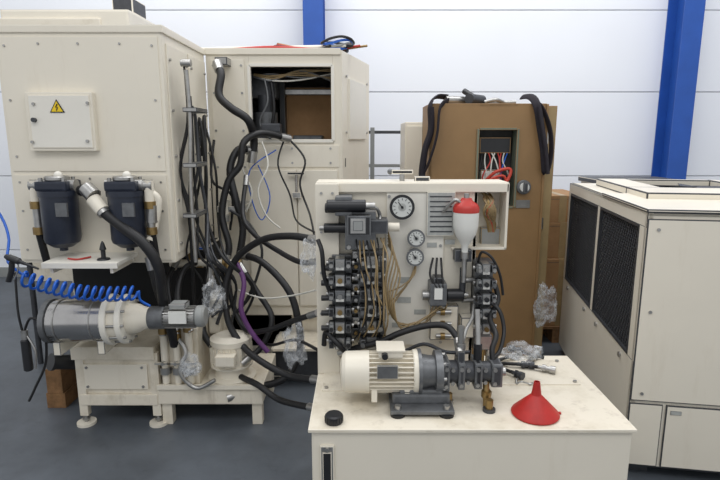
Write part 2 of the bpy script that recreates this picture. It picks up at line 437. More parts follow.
b = B("tool_shelf", mc)
b.pb(41, 263, 117, 267, 2.72, 0.27, WHITEP, 0.003)
x0, x1 = P(41, 265, 2.72).x, P(117, 265, 2.72).x; zt = P(0, 263, 2.72).z
b.box(x0, x1, 2.72, 2.73, zt-0.03, zt-0.005, WHITEP, 0.002)
for x in (x0+0.04, x1-0.04): b.box(x-0.008, x+0.008, 2.74, 2.99, zt-0.06, zt-0.005, CREAM, 0.002)
b.box(x0+0.02, x1-0.02, 2.97, 3.0, zt-0.05, 1.04, CREAM, 0.002)
q = P(104, 262, 2.8)
b.lathe((q.x, 2.8, zt), (q.x, 2.8, zt+0.1), [(0, 0.035), (0.008, 0.03), (0.012, 0.012), (0.05, 0.012), (0.055, 0.018), (0.085, 0.010), (0.1, 0.003)], BLACKP, 14)
b.tube([(x0+0.10, 2.8, zt+0.006), (x0+0.16, 2.78, zt+0.006), (x0+0.2, 2.84, zt+0.006)], 0.005, DRED, 6)
b.done()

b = B("filter_drum_drive", mc)
y = 2.84
L = P(50, 321, y); R = P(206, 316, y)
def at(u): return L+(R-L)*((u-50)/156.0)
b.lathe(at(55), at(112), [(0, 0.112), (0.01, 0.116), ((at(112)-at(55)).length, 0.116)], CHROME, 36)
b.cyl(at(50), at(55), 0.122, GREYM, 28)
for u in (63, 98): b.cyl(at(u), at(u+1.4), 0.1185, STEEL, 36)
b.cyl(at(110), at(116), 0.140, WHITEP, 32, ch=0.006)
b.cyl(at(116), at(124), 0.118, CREAM, 32)
b.cyl(at(124), at(130), 0.136, WHITEP, 32, ch=0.006)
for i in range(10):
    a = 2*math.pi*i/10; o = Vector((0, math.cos(a), math.sin(a)))*0.123
    b.cyl(at(109)+o, at(133)+o, 0.008, STEEL, 6)
b.lathe(at(130), at(152), [(0, 0.085), (0.05, 0.08), (0.09, 0.06), ((at(152)-at(130)).length, 0.058)], CREAM, 24)
b.cyl(at(150), at(166), 0.064, GREYM, 24, ch=0.006)
b.cyl(at(166), at(196), 0.050, STEEL, 24)
for i in range(20):
    a = 2*math.pi*i/20; mid = at(181)
    T = Matrix.Translation(mid) @ Matrix.Rotation(a, 4, 'X') @ Matrix.Translation((0, 0, 0.054))
    b.obox(T, ((at(196)-at(166)).length, 0.004, 0.016), STEEL)
b.cyl(at(196), at(206), 0.060, GREYP, 24, ch=0.012)
q = at(180); b.box(q.x-0.045, q.x+0.045, y-0.04, y+0.04, q.z+0.05, q.z+0.085, GREYP, 0.006)
b.pb(168, 312, 186, 324, y-0.067, 0.01, LABEL, 0.001)
for u in (60, 104):
    q = at(u); b.box(q.x-0.02, q.x+0.02, 2.78, 3.42, q.z-0.18, q.z-0.105, CREAM, 0.004)
b.done()

b = B("drum_stand", mc)
sx0, sx1 = P(80, 380, 3.0).x, P(157, 380, 3.0).x
b.box(sx0-0.03, sx1, 2.98, 3.45, 0.42, 0.50, CREAM2, 0.006)
b.box(sx0, sx1, 3.0, 3.03, 0.20, 0.42, CREAM2, 0.004)
b.box(sx0, sx1, 2.985, 3.45, 0.13, 0.20, CREAM2, 0.006)
b.box(sx0+0.03, sx1-0.05, 2.990, 3.0, 0.23, 0.39, CREAM, 0.004)
for x in (sx0+0.01, sx1-0.01):
    for yy in (3.0, 3.4):
        b.box(x-0.025, x+0.025, yy-0.01, yy+0.03, 0.06, 0.46, CREAM2, 0.004)
        b.cyl((x, yy+0.01, 0.01), (x, yy+0.01, 0.08), 0.012, STEEL, 8)
        b.cyl((x, yy+0.01, 0.0), (x, yy+0.01, 0.016), 0.055, CREAM, 20)
        b.cyl((x, yy+0.01, 0.03), (x, yy+0.01, 0.045), 0.022, STEEL, 6)
b.screws([(x, z) for x in (sx0+0.05, sx1-0.08) for z in (0.25, 0.37)], 2.99)
b.done()

b = B("coolant_pump_station", mc)
px0, px1 = P(157, 380, 2.98).x, P(262, 380, 2.98).x
b.box(px0, px1, 2.98, 3.5, 0.14, 0.25, CREAM2, 0.008)
b.box(px0+0.02, px0+0.24, 3.02, 3.4, 0.25, 0.60, CREAM2, 0.008)
b.box(px0+0.0, px1, 2.965, 2.98, 0.24, 0.27, CREAM, 0.003)
for x in (px0+0.04, px1-0.04):
    b.box(x-0.03, x+0.03, 3.0, 3.06, 0.0, 0.14, CREAM2, 0.004); b.box(x-0.03, x+0.03, 3.4, 3.46, 0.0, 0.14, CREAM2, 0.004)
def vpump(x, y, z0, r, h):
    b.lathe((x, y, z0), (x, y, z0+h), [(0, r*1.25), (0.02, r*1.25), (0.03, r*0.9), (h*0.3, r*0.85), (h*0.32, r*1.1), (h*0.36, r*1.1), (h*0.38, r), (h*0.8, r), (h*0.82, r*1.08), (h*0.93, r*1.08), (h, r*0.7)], CREAM, 28)
    for i in range(22):
        a = 2*math.pi*i/22
        T = Matrix.Translation((x, y, z0+h*0.59)) @ Matrix.Rotation(a, 4, 'Z') @ Matrix.Translation((r*1.03, 0, 0))
        b.obox(T, (r*0.16, 0.004, h*0.38), CREAM)
    b.box(x-r*0.5, x+r*0.5, y-r*1.5, y-r*0.8, z0+h*0.5, z0+h*0.72, CREAM, 0.006)
vpump(P(232, 380, 3.1).x, 3.12, 0.25, 0.115, 0.28)
vpump(P(216, 340, 3.25).x, 3.34, 0.25, 0.07, 0.48)
for u, h in ((163, 330), (176, 336), (188, 328)):
    q = P(u, h, 3.0)
    b.cyl((q.x, 3.0, 0.27), (q.x, 3.0, q.z), 0.022, CREAM, 12)
    b.cyl((q.x, 3.0, q.z-0.02), (q.x, 3.0, q.z+0.04), 0.03, BRASS, 8)
    b.cyl((q.x, 3.0, 0.33), (q.x, 3.0, 0.37), 0.034, STEEL, 8)
    b.box(q.x-0.05, q.x+0.05, 2.955, 2.965, 0.40, 0.415, STEEL, 0.003); b.cyl((q.x, 3.0, 0.407), (q.x, 2.95, 0.407), 0.01, STEEL, 8)
b.done()

b = B("coolant_manifold", mc)
b.tube([P(225, 200, 3.5), P(225, 250, 3.45), P(224, 300, 3.4), P(224, 345, 3.35)], 0.026, CREAM, 12)
b.cyl(P(170, 263, 3.30), P(240, 263, 3.35), 0.022, CREAM, 12)
for u in (178, 190, 200, 213, 226, 238):
    b.cyl(P(u-3, 263, 3.34), P(u+3, 263, 3.34), 0.034, STEEL if u in (213, 178) else BRASS, 6)
b.cyl(P(228, 262, 3.33), P(228, 276, 3.3), 0.026, BRASS, 8)
b.cyl(P(210, 262, 3.33), P(210, 278, 3.3), 0.022, STEEL, 8)
b.cyl(P(190, 262, 3.33), P(190, 250, 3.3), 0.02, BRASS, 8)
b.box(P(186, 0, 3.3).x, P(196, 0, 3.3).x, 3.27, 3.29, P(0, 249, 3.3).z, P(0, 246, 3.3).z, BLUEH, 0.003)
b.box(P(216, 0, 3.5).x-0.05, P(232, 0, 3.5).x+0.02, 3.48, 3.8, P(0, 212, 3.5).z, P(0, 206, 3.5).z, STEEL, 0.003)
for v in (215, 290, 330): b.cyl(P(225, v, 3.45), P(225, v+6, 3.45), 0.036, STEEL, 8)
b.cyl(P(205, 310, 3.3), P(224, 310, 3.35), 0.02, BRASS, 10)
b.done()

def hoses(name, parent, lst):
    b = B(name, parent)
    for pts, r, m in lst:
        W = [P(*p) for p in pts]
        b.tube(W, r, m, 10)
        if r >= 0.013 and m in (BLACK,):
            for e, f in ((W[0], W[1]), (W[-1], W[-2])):
                d = (f-e).normalized()
                b.cyl(e-d*0.03, e+d*0.045, r*1.25, STEEL, 8)
    return b.done()
HL = [
 ([(218, 66, 3.65), (221, 75, 3.6), (219, 95, 3.55), (231, 108, 3.52), (248, 120, 3.52), (254, 140, 3.6), (252, 158, 3.6)], 0.026, BLACK),
 ([(252, 150, 3.62), (238, 150, 3.55), (230, 170, 3.5), (236, 200, 3.46), (243, 228, 3.45), (238, 262, 3.42)], 0.024, BLACK),
 ([(286, 138, 3.7), (262, 133, 3.58), (244, 142, 3.5), (240, 165, 3.48), (228, 182, 3.46), (222, 215, 3.42), (229, 245, 3.38), (226, 262, 3.35)], 0.022, BLACK),
 ([(316, 240, 2.75), (290, 236, 2.9), (262, 240, 3.05), (237, 258, 3.15), (226, 285, 3.15), (228, 320, 3.1), (242, 345, 3.05), (262, 362, 2.95), (290, 376, 2.85), (318, 380, 2.7)], 0.020, BLACK),
 ([(228, 278, 3.3), (233, 305, 3.25), (246, 330, 3.15), (268, 330, 3.0), (290, 322, 2.9), (314, 314, 2.75)], 0.016, BLACK),
 ([(243, 255, 3.4), (262, 262, 3.3), (285, 285, 3.2), (296, 310, 3.15), (300, 350, 3.1), (285, 378, 3.05), (255, 388, 3.05), (232, 396, 3.0)], 0.022, BLACK),
 ([(210, 280, 3.3), (205, 310, 3.2), (203, 330, 3.15), (212, 346, 3.1), (228, 352, 3.1)], 0.02, BLACK),
 ([(225, 348, 3.35), (235, 372, 3.1), (258, 385, 2.95), (280, 400, 2.85), (314, 408, 2.6)], 0.018, BLACK),
 ([(200, 262, 3.35), (185, 268, 3.2), (178, 290, 3.1), (180, 318, 3.02), (188, 328, 3.0)], 0.017, BLACK),
 ([(150, 262, 2.95), (157, 290, 2.95), (163, 310, 3.0), (163, 330, 3.0)], 0.02, BLACK),
 ([(316, 262, 2.75), (300, 262, 2.85), (280, 252, 3.0), (255, 235, 3.2), (243, 215, 3.35), (246, 180, 3.5)], 0.015, BLACK),
 ([(176, 336, 3.0), (186, 352, 2.96), (180, 372, 2.94), (196, 388, 2.94), (215, 380, 2.94)], 0.012, STEEL),
 ([(176, 263, 3.25), (168, 280, 3.15), (171, 305, 3.08), (176, 330, 3.0)], 0.016, BLACK),
 ([(242, 268, 3.32), (256, 290, 3.25), (272, 318, 3.15), (262, 346, 3.1), (246, 360, 3.05)], 0.018, BLACK),
]
hoses("coolant_hoses", mc, HL)
CL = []
j = lambda a: random.uniform(-a, a)
for k in range(11):
    u = 181+3*k
    CL.append(([(184+2*k, 66+10*k, 3.12+0.05*k), (186+1.8*k+j(3), 120+j(6), 3.12+0.05*k), (u+j(5), 170, 3.12+0.04*k), (u+4+j(8), 215, 3.12+0.04*k), (194+3*k+j(8), 255, 3.15), (196+6*k+j(10), 290+j(12), 3.2), (192+5*k, 320+j(10), 3.22)], random.choice([0.006, 0.008, 0.011]), random.choice([BLACK, BLACK, BLACK, DGREY])))
CL += [
 ([(276, 150, 3.72), (250, 170, 3.6), (252, 200, 3.6), (262, 220, 3.62), (270, 196, 3.66), (258, 165, 3.68)], 0.004, BLUEH),
 ([(262, 142, 3.7), (268, 165, 3.62), (258, 190, 3.58), (266, 215, 3.58), (280, 228, 3.6)], 0.006, WIREW),
 ([(250, 140, 3.7), (242, 165, 3.62), (252, 192, 3.58), (246, 212, 3.58)], 0.006, WIREW),
 ([(290, 140, 3.74), (305, 160, 3.68), (300, 185, 3.66), (310, 215, 3.6), (316, 245, 3.2)], 0.007, BLACK),
 ([(284, 140, 3.74), (278, 165, 3.68), (290, 195, 3.66), (296, 220, 3.6), (314, 232, 3.0)], 0.006, BLACK),
 ([(230, 210, 3.4), (250, 225, 3.4), (262, 250, 3.35), (256, 280, 3.3), (246, 300, 3.25)], 0.009, BLACK),
 ([(214, 140, 3.7), (212, 180, 3.6), (232, 196, 3.5), (230, 230, 3.5)], 0.009, BLACK),
 ([(236, 262, 3.2), (244, 282, 3.12), (241, 308, 3.06), (250, 330, 3.04), (268, 352, 3.02)], 0.015, PURPLE),
 ([(238, 290, 3.25), (262, 298, 3.15), (290, 296, 3.0), (316, 290, 2.75)], 0.005, WIREW),
 ([(250, 336, 3.2), (270, 345, 3.1), (295, 340, 2.95), (318, 350, 2.7)], 0.009, BLACK),
]
hoses("sensor_cables", mc, CL)
b = B("cable_clamps", mc)
q = P(275, 128, 3.74); b.box(q.x-0.09, q.x+0.04, 3.70, 3.79, q.z-0.03, q.z+0.03, DGREY, 0.01)
q = P(220, 62, 3.7); b.box(q.x-0.03, q.x+0.05, 3.68, 3.8, q.z-0.02, q.z+0.03, STEEL, 0.006)
for v in (110, 165, 215):
    q = P(190, v, 3.12); b.box(q.x-0.03, q.x+0.05, 3.08, 3.3, q.z-0.012, q.z+0.012, STEEL, 0.004)
b.done()

# ================================================================= loose items left
b = B("coiled_air_hose")
A = P(22, 278, 2.62); C = P(136, 293, 2.66)
n = 15; pts = []
pts += [P(-6, 205, 2.8), P(4, 222, 2.76), P(9, 240, 2.72), P(8, 262, 2.66)]
for i in range(n*8+1):
    t = i/(n*8); a = 2*math.pi*i/8
    c = A.lerp(C, t); c.z -= 0.035*math.sin(math.pi*t)
    pts.append(c+Vector((0.012*math.sin(a), 0.034*math.cos(a), 0.034*math.sin(a))))
pts += [P(140, 300, 2.70), P(150, 306, 2.72)]
b.tube(pts, 0.0070, BLUEH, 7, res=3)
b.done()
b = B("air_blow_gun")
q = P(12, 262, 2.6)
b.lathe(q+Vector((-0.03, 0, 0.03)), q+Vector((0.14, 0, -0.04)), [(0, 0.010), (0.02, 0.017), (0.07, 0.017), (0.08, 0.010), (0.11, 0.007), (0.17, 0.005)], BLACKP, 12)
b.tube([q, q+Vector((-0.01, 0, -0.05)), q+Vector((-0.03, 0, -0.10))], 0.014, BLACKP, 10, flat=0.7)
b.tube([q+Vector((0.03, 0, 0)), q+Vector((0.025, 0, -0.04)), q+Vector((0.0, 0, -0.09))], 0.004, STEEL, 6)
b.done()
b = B("grease_gun")
q = P(24, 330, 2.75)
b.cyl((q.x, 2.75, 0.46), (q.x, 2.75, 0.64), 0.024, BLACKP, 16, ch=0.006)
b.cyl((q.x, 2.75, 0.64), (q.x, 2.75, 0.69), 0.018, STEEL, 12)
b.tube([(q.x, 2.75, 0.68), (q.x+0.05, 2.74, 0.76), (q.x+0.1, 2.76, 0.70), (q.x+0.08, 2.78, 0.5), (q.x+0.02, 2.76, 0.36), (q.x-0.02, 2.75, 0.28)], 0.007, BLACK, 8)
b.tube([(q.x-0.01, 2.75, 0.69), (q.x-0.02, 2.75, 0.8), (q.x-0.03, 2.78, 1.0)], 0.006, BLACK, 6)
b.tube([(q.x+0.02, 2.74, 0.66), (q.x+0.06, 2.73, 0.58), (q.x+0.05, 2.73, 0.48)], 0.006, STEEL, 6)
b.done()
b = B("black_drain_pipe", mc)
b.cyl(P(52, 362, 3.05), P(78, 362, 3.15), 0.045, BLACKP, 20)
b.cyl(P(50.5, 362, 3.045), P(54, 362, 3.06), 0.052, BLACKP, 20)
b.done()
def pallet(name, x0, y0, w, dpt, z=0.0):
    b = B(name)
    for i in range(5):
        b.box(x0, x0+w, y0+i*dpt/4.4, y0+i*dpt/4.4+dpt*0.09, z+0.12, z+0.142, WOOD, 0.002)
    for i in range(3):
        x = x0+i*(w-0.1)/2
        b.box(x, x+0.1, y0, y0+dpt, z+0.098, z+0.12, WOOD, 0.002)
        for jj in range(3): b.box(x, x+0.1, y0+jj*(dpt-0.12)/2, y0+jj*(dpt-0.12)/2+0.12, z+0.022, z+0.098, WOOD, 0.002)
        b.box(x, x+0.1, y0, y0+dpt, z, z+0.022, WOOD, 0.002)
    return b.done()
b = B("wooden_block")
q = P(66, 392, 3.25); b.box(q.x-0.1, q.x+0.02, 3.2, 3.42, 0.0, 0.1, WOOD, 0.004); b.box(q.x-0.09, q.x+0.01, 3.2, 3.42, 0.101, 0.26, WOOD, 0.004)
b.done()

# ================================================================= hydraulic power unit
hp = empty("hydraulic_power_unit", (0.43, 2.2, 0))
TX0, TX1, TY0, TY1, TZ = -0.20, 1.065, 1.90, 2.62, 0.60
b = B("oil_tank", hp)
b.box(TX0+0.012, TX1-0.012, TY0+0.012, TY1-0.012, 0.08, TZ-0.012, CREAM, 0.01)
b.box(TX0, TX1, TY0, TY1, TZ-0.014, TZ, CREAM2, 0.004)
for x in (TX0+0.1, TX1-0.1):
    for y in (TY0+0.1, TY1-0.1): b.box(x-0.04, x+0.04, y-0.04, y+0.04, 0, 0.08, CREAM, 0.004)
b.box(TX0+0.045, TX0+0.10, TY0+0.002, TY0+0.013, 0.22, 0.53, STEEL, 0.005)
b.box(TX0+0.055, TX0+0.09, TY0-0.004, TY0+0.004, 0.245, 0.505, BLACKP, 0.003)
for z in (0.232, 0.517): b.cyl((TX0+0.0725, TY0+0.004, z), (TX0+0.0725, TY0-0.008, z), 0.009, STEEL, 6)
for (x0, x1, y0, y1) in ((0.62, 1.0, 2.28, 2.55), (-0.17, 0.0, 2.22, 2.5)):
    b.box(x0, x1, y0, y1, TZ, TZ+0.006, CREAM2, 0.002)
    for x in (x0+0.02, x1-0.02):
        for y in (y0+0.02, y1-0.02): b.cyl((x, y, TZ+0.005), (x, y, TZ+0.014), 0.009, STEEL, 6)
b.done()

PY = 2.45
pz1 = P(0, 183, PY).z
b = B("valve_panel", hp)
xr = P(507, 215, PY).x; xm = P(474, 300, PY).x
zc = P(0, 249, PY).z
b.box(TX0, xm, PY, PY+0.02, TZ, pz1, CREAM, 0.004)
b.box(TX0, TX0+0.105, PY-0.05, PY+0.16, TZ, pz1, CREAM, 0.005)
b.box(TX0, xr, PY-0.012, PY+0.17, pz1-0.02, pz1+0.004, CREAM, 0.004)
b.box(TX0, xr, PY-0.02, PY, pz1-0.04, pz1, CREAM, 0.004)
b.box(xm-0.02, xm, PY, PY+0.16, TZ, pz1, CREAM, 0.004)
b.box(TX0, xm, PY+0.15, PY+0.16, TZ, pz1, CREAM, 0.003)
jx0 = P(452, 215, PY).x
b.box(jx0, xr, PY+0.10, PY+0.12, zc, pz1, CREAM, 0.003)
b.box(xr-0.012, xr, PY-0.02, PY+0.12, zc, pz1, CREAM, 0.003)
b.box(jx0, xr, PY-0.02, PY+0.12, zc, zc+0.012, CREAM, 0.003)
b.pb(386, 192, 443, 345, PY-0.012, 0.012, WHITEP, 0.003)
b.pb(427, 192, 455, 236, PY-0.03, 0.03, LABELG, 0.003)
for i in range(8): b.pb(430, 196+i*5, 452, 197.2+i*5, PY-0.032, 0.002, DGREY, 0.0)
for (u, v, w2, h2) in ((404, 280, 12, 6), (404, 300, 14, 6), (420, 312, 12, 5), (398, 325, 12, 5), (432, 245, 10, 5), (450, 242, 10, 5)):
    b.pb(u-w2/2, v-h2/2, u+w2/2, v+h2/2, PY-0.015, 0.004, LABELG, 0.0005)
b.screws([(P(u, v, PY).x, P(u, v, PY).z) for u in (389, 440) for v in (196, 245, 300, 341)], PY-0.012, 0.007)
b.screws([(P(u, v, PY).x, P(u, v, PY).z) for u in (322, 333) for v in (192, 230, 270, 310)], PY-0.05, 0.006)
q = P(402, 182, PY+0.08); b.cyl((q.x, q.y, pz1), (q.x, q.y, pz1+0.04), 0.012, STEEL, 10)
b.box(q.x-0.05, q.x+0.05, q.y-0.012, q.y+0.012, pz1+0.035, pz1+0.055, BLACKP, 0.005)
b.sphere((q.x-0.055, q.y, pz1+0.046), 0.014, GREYM)
q = P(422, 180, PY+0.08); b.box(q.x-0.035, q.x+0.035, q.y-0.02, q.y+0.02, pz1, pz1+0.025, DGREY, 0.005)
b.done()

def gauge(name, u, v, r, ring):
    b = B(name, hp); q = P(u, v, PY-0.05)
    a = Vector((0, -1, 0)); o = Vector((q.x, PY-0.01, q.z))
    b.lathe(o, o+a, [(0, r*0.9), (0.04, r*0.9), (0.04, r*1.12), (0.05, r*1.12), (0.05, r*0.9)], ring, 32)
    b.cyl(o+a*0.0495, o+a*0.052, r*0.88, GLASS, 32)
    for i in range(11):
        t = math.radians(225-27*i); p = Vector((math.cos(t), 0, math.sin(t)))
        b.cyl(o+a*0.0525+p*r*0.62, o+a*0.0525+p*r*0.82, 0.0018, BLACKP, 4)
    b.cyl(o+a*0.0521, o+a*0.0528, r*0.36, LABELG, 20)
    p = Vector((math.cos(2.2), 0, math.sin(2.2)))
    b.cyl(o+a*0.054-p*r*0.15, o+a*0.054+p*r*0.6, 0.0022, BLACKP, 4)
    b.cyl(o+a*0.052, o+a*0.057, 0.006, BLACKP, 10)
    b.done()
gauge("pressure_gauge", 402, 207, 0.050, BLACKP)
gauge("small_gauge_upper", 416, 238, 0.036, GREYM)
gauge("small_gauge_lower", 415, 257, 0.036, GREYM)

def stackvalve(b, x, z, w, h, dpt, y=PY):
    b.box(x-w*0.18, x+w*0.18, y-dpt, y, z-h*0.46, z+h*0.46, random.choice([STEEL, GREYM, STEEL]), 0.004)
    for sg in (-1, 1):
        b.cyl((x+sg*w*0.18, y-dpt*0.5, z), (x+sg*w*0.42, y-dpt*0.5, z), h*0.40, BLACKP, 14, ch=0.004)
        b.cyl((x+sg*w*0.42, y-dpt*0.5, z), (x+sg*w*0.5, y-dpt*0.5, z), h*0.2, STEEL, 10)
        b.box(x+sg*w*0.30-w*0.09, x+sg*w*0.30+w*0.09, y-dpt*1.15, y-dpt*0.7, z-h*0.3, z+h*0.38, BLACKP if random.random() < 0.7 else GREYP, 0.004)
        b.cyl((x+sg*w*0.30, y-dpt*1.15, z), (x+sg*w*0.30, y-dpt*1.3, z), h*0.16, random.choice([STEEL, BLACKP, GREYM]), 8)
    b.cyl((x, y-dpt, z), (x, y-dpt-0.012, z), h*0.2, random.choice([BRASS, STEEL, BLACKP]), 8)
    b.box(x-w*0.14, x+w*0.14, y-dpt-0.002, y-dpt, z-h*0.4, z-h*0.2, LABEL)

b = B("solenoid_valve_stack", hp)
b.box(P(333, 300, PY).x, P(352, 300, PY).x, PY-0.07, PY-0.02, P(0, 342, PY).z, P(0, 252, PY).z, GREYM, 0.004)
b.box(P(358, 300, PY).x, P(384, 300, PY).x, PY-0.07, PY-0.0, P(0, 342, PY).z, P(0, 248, PY).z, GREYM, 0.004)
for i in range(6):
    q = P(341, 258+15*i, PY); stackvalve(b, q.x, q.z, 0.125, 0.058, 0.09, PY-0.05)
for i in range(6):
    q = P(371, 256+15.5*i, PY); stackvalve(b, q.x, q.z, 0.13, 0.062, 0.10, PY-0.03)
for v in (268, 283, 298, 313, 328):
    q = P(329, v, PY-0.11); b.cyl(q, q-Vector((0.035, 0, 0)), 0.013, BLACKP, 10, ch=0.002); b.hexn(q, q+Vector((0.015, 0, 0)), 0.015)
for i in range(8):
    q = P(356, 255+11*i, PY-0.07); b.box(q.x-0.017, q.x+0.017, q.y, PY, q.z-0.018, q.z+0.018, [STEEL, DGREY, GREYM][i % 3], 0.003)
    b.cyl(q, q-Vector((0, 0.02, 0)), 0.009, BRASS if i % 2 else STEEL, 6)
b.pb(335, 197, 352, 216, PY-0.13, 0.13, GREYM, 0.006)
b.pb(345, 212, 376, 250, PY-0.11, 0.11, GREYM, 0.006)
q = P(352, 206, PY-0.12); b.cyl((q.x-0.11, q.y, q.z), (q.x+0.06, q.y, q.z), 0.028, BLACKP, 16, ch=0.004)
b.cyl((q.x+0.06, q.y, q.z), (q.x+0.10, q.y, q.z), 0.016, STEEL, 10)
b.pb(347, 216, 371, 236, PY-0.17, 0.07, BLACKP, 0.006)
b.pb(350, 218, 366, 234, PY-0.176, 0.012, STEEL, 0.003)
b.pb(353, 221, 363, 231, PY-0.182, 0.01, GREYP, 0.003)
b.pb(366, 220, 388, 234, PY-0.13, 0.1, DGREY, 0.006)
q = P(388, 227, PY-0.08); b.cyl(q, q+Vector((0.05, 0, 0)), 0.02, CREAM, 12)
q = P(325, 208, PY-0.08); b.cyl(q, q+Vector((0.06, 0, 0)), 0.022, BLACKP, 14, ch=0.003)
q = P(324, 228, PY-0.08); b.cyl(q, q+Vector((0.12, 0, 0)), 0.022, BLACKP, 14, ch=0.003)
b.cyl(q-Vector((0.02, 0, 0)), q, 0.012, STEEL, 10)
for u in (349, 358, 367): q = P(u, 247, PY-0.115); b.hexn(q, q-Vector((0, 0.012, 0)), 0.010)
b.tube([P(366, 206, PY-0.12), P(376, 208, PY-0.1), P(380, 216, PY-0.08), P(379, 224, PY-0.1)], 0.008, STEEL, 8)
b.done()

b = B("nylon_pilot_tubes", hp)
for k in range(9):
    u = 356+3.5*k
    b.tube([P(u, 238, PY-0.1), P(u+3+j(5), 262+j(6), PY-0.18), P(366+2.6*k+j(4), 295+j(8), PY-0.18), P(362+3.2*k+j(6), 318+j(6), PY-0.17), P(354+4*k, 340, PY-0.10)], 0.0036, TAN if k % 3 else BLACK, 6)
for k in range(5):
    b.tube([P(388, 232+3*k, PY-0.06), P(392+2*k, 250+6*k, PY-0.12), P(386+2*k, 285+5*k, PY-0.15), P(393+3*k, 318+3*k, PY-0.12), P(420+6*k, 328-6*k, PY-0.07), P(436+2*k, 300+3*k, PY-0.05)], 0.0036, TAN, 6)
b.tube([P(443, 212, PY-0.04), P(455, 200, PY-0.08), P(462, 205, PY-0.08)], 0.008, STEEL, 8)
for k in range(3):
    b.tube([P(433+4*k, 258, PY-0.03), P(430+6*k, 275, PY-0.08), P(437+3*k, 288, PY-0.1)], 0.005, BLACK, 6)
for k in range(3):
    b.tube([P(416, 264, PY-0.03), P(414-3*k, 275+4*k, PY-0.05), P(402-3*k, 286+7*k, PY-0.07), P(388, 292+12*k, PY-0.08)], 0.0035, TAN, 6)
b.done()

b = B("proportional_valve", hp)
b.pb(430, 284, 447, 306, PY-0.10, 0.10, GREYM, 0.005)
b.pb(434, 278, 444, 286, PY-0.09, 0.07, BLACKP, 0.004)
q = P(446, 295, PY-0.05); b.cyl(q, q+Vector((0.08, 0, 0)), 0.03, BLACKP, 16, ch=0.004)
b.cyl(q+Vector((0.08, 0, 0)), q+Vector((0.1, 0, 0)), 0.014, STEEL, 10)
q = P(431, 295, PY-0.05); b.cyl(q, q-Vector((0.04, 0, 0)), 0.024, STEEL, 14)
b.pb(434, 288, 443, 300, PY-0.106, 0.008, LABEL, 0.002)
b.pb(430, 306, 458, 340, PY-0.05, 0.05, CREAM2, 0.004)
for v in (312, 324, 336):
    q = P(436, v, PY-0.055); b.cyl(q, q+Vector((0.07, 0, 0)), 0.012, STEEL, 8); b.hexn(q+Vector((0.02, 0, 0)), q+Vector((0.04, 0, 0)), 0.018, BRASS)
b.done()

b = B("accumulator", hp)
q = P(466, 215, PY-0.07); y = PY-0.07
zt = P(0, 198, y).z; zb = P(0, 252, y).z; zm = P(0, 212, y).z
b.lathe((q.x, y, zm), (q.x, y, zt), [(0, 0.058), (0.02, 0.058), (0.035, 0.05), (0.05, 0.028), (zt-zm, 0.022)], DRED, 24)
b.lathe((q.x, y, zb), (q.x, y, zm), [(0, 0.014), (0.03, 0.016), (0.05, 0.028), (0.08, 0.046), (0.12, 0.056), (zm-zb, 0.057)], LABEL, 24)
b.cyl((q.x, y, zt), (q.x, y, zt+0.02), 0.012, STEEL, 8)
b.cyl((q.x, y, zb-0.14), (q.x, y, zb), 0.012, STEEL, 10)
b.cyl((q.x, y, zb-0.03), (q.x, y, zb), 0.02, STEEL, 6)
b.box(q.x-0.02, q.x+0.02, y+0.05, PY+0.1, zb+0.12, zb+0.14, STEEL, 0.003)
b.done()

b = B("terminal_wiring", hp)
for k in range(14):
    b.tube([P(484+j(3), 190+random.uniform(0, 4), PY+0.06), P(488+j(6), 200, PY+0.01), P(490+j(7), 212, PY), P(491+j(6), 224, PY+0.05), P(492+j(3), 246, PY+0.08)], 0.004, random.choice([TAN, TAN, BRASS, DRED, TAN]), 6)
b.pb(481, 228, 500, 246, PY+0.06, 0.04, GREYP, 0.003)
b.done()

b = B("directional_valve_bank", hp)
b.pb(474, 262, 492, 336, PY-0.06, 0.1, GREYM, 0.004)
for i in range(5):
    q = P(483, 266+14.5*i, PY-0.06); stackvalve(b, q.x, q.z, 0.105, 0.054, 0.075, PY-0.055)
for v in (280, 300, 318):
    q = P(466, v, PY-0.03); b.cyl(q-Vector((0.02, 0, 0)), q+Vector((0.05, 0, 0)), 0.013, STEEL, 8)
b.pb(455, 250, 472, 262, PY-0.06, 0.06, DGREY, 0.004)
q = P(463, 268, PY-0.05); b.cyl(q, q-Vector((0, 0, 0.12)), 0.015, DGREY, 10)
b.pb(461, 318, 474, 338, PY-0.07, 0.07, CREAM, 0.004)
b.pb(474, 336, 492, 350, PY-0.05, 0.08, STEEL, 0.004)
for k in range(3):
    b.cyl((P(476+6*k, 350, PY).x, PY, TZ), (P(476+6*k, 350, PY).x, PY, P(0, 348, PY).z), 0.012, [STEEL, BRASS, STEEL][k], 10)
b.done()

b = B("electric_motor", hp)
my, mz = 2.13, 0.735
def X(u): return P(u, 373, my).x
b.lathe((X(341), my, mz), (X(369), my, mz), [(0, 0.05), (0.006, 0.074), (0.02, 0.085), (X(369)-X(341), 0.088)], CREAM, 32)
for k in range(1, 5): b.lathe((X(341)-0.001, my, mz), (X(369), my, mz), [(0, 0.012*k+0.006), (0.0015, 0.012*k+0.006)], DGREY if k % 2 else CREAM, 24)
b.cyl((X(369), my, mz), (X(412), my, mz), 0.064, CREAM2, 28)
for i in range(26):
    a = 2*math.pi*i/26
    T = Matrix.Translation(((X(369)+X(412))/2, my, mz)) @ Matrix.Rotation(a, 4, 'X') @ Matrix.Translation((0, 0, 0.074))
    b.obox(T, (X(412)-X(369), 0.0045, 0.024), CREAM)
b.cyl((X(412), my, mz), (X(418), my, mz), 0.092, CREAM, 32, ch=0.004)
b.box(X(378), X(402), my-0.05, my+0.05, mz+0.078, mz+0.110, CREAM, 0.008)
b.box(X(376), X(404), my-0.055, my+0.055, mz+0.106, mz+0.115, CREAM, 0.004)
b.cyl((X(384), my-0.05, mz+0.095), (X(384), my-0.075, mz+0.095), 0.013, BLACKP, 10)
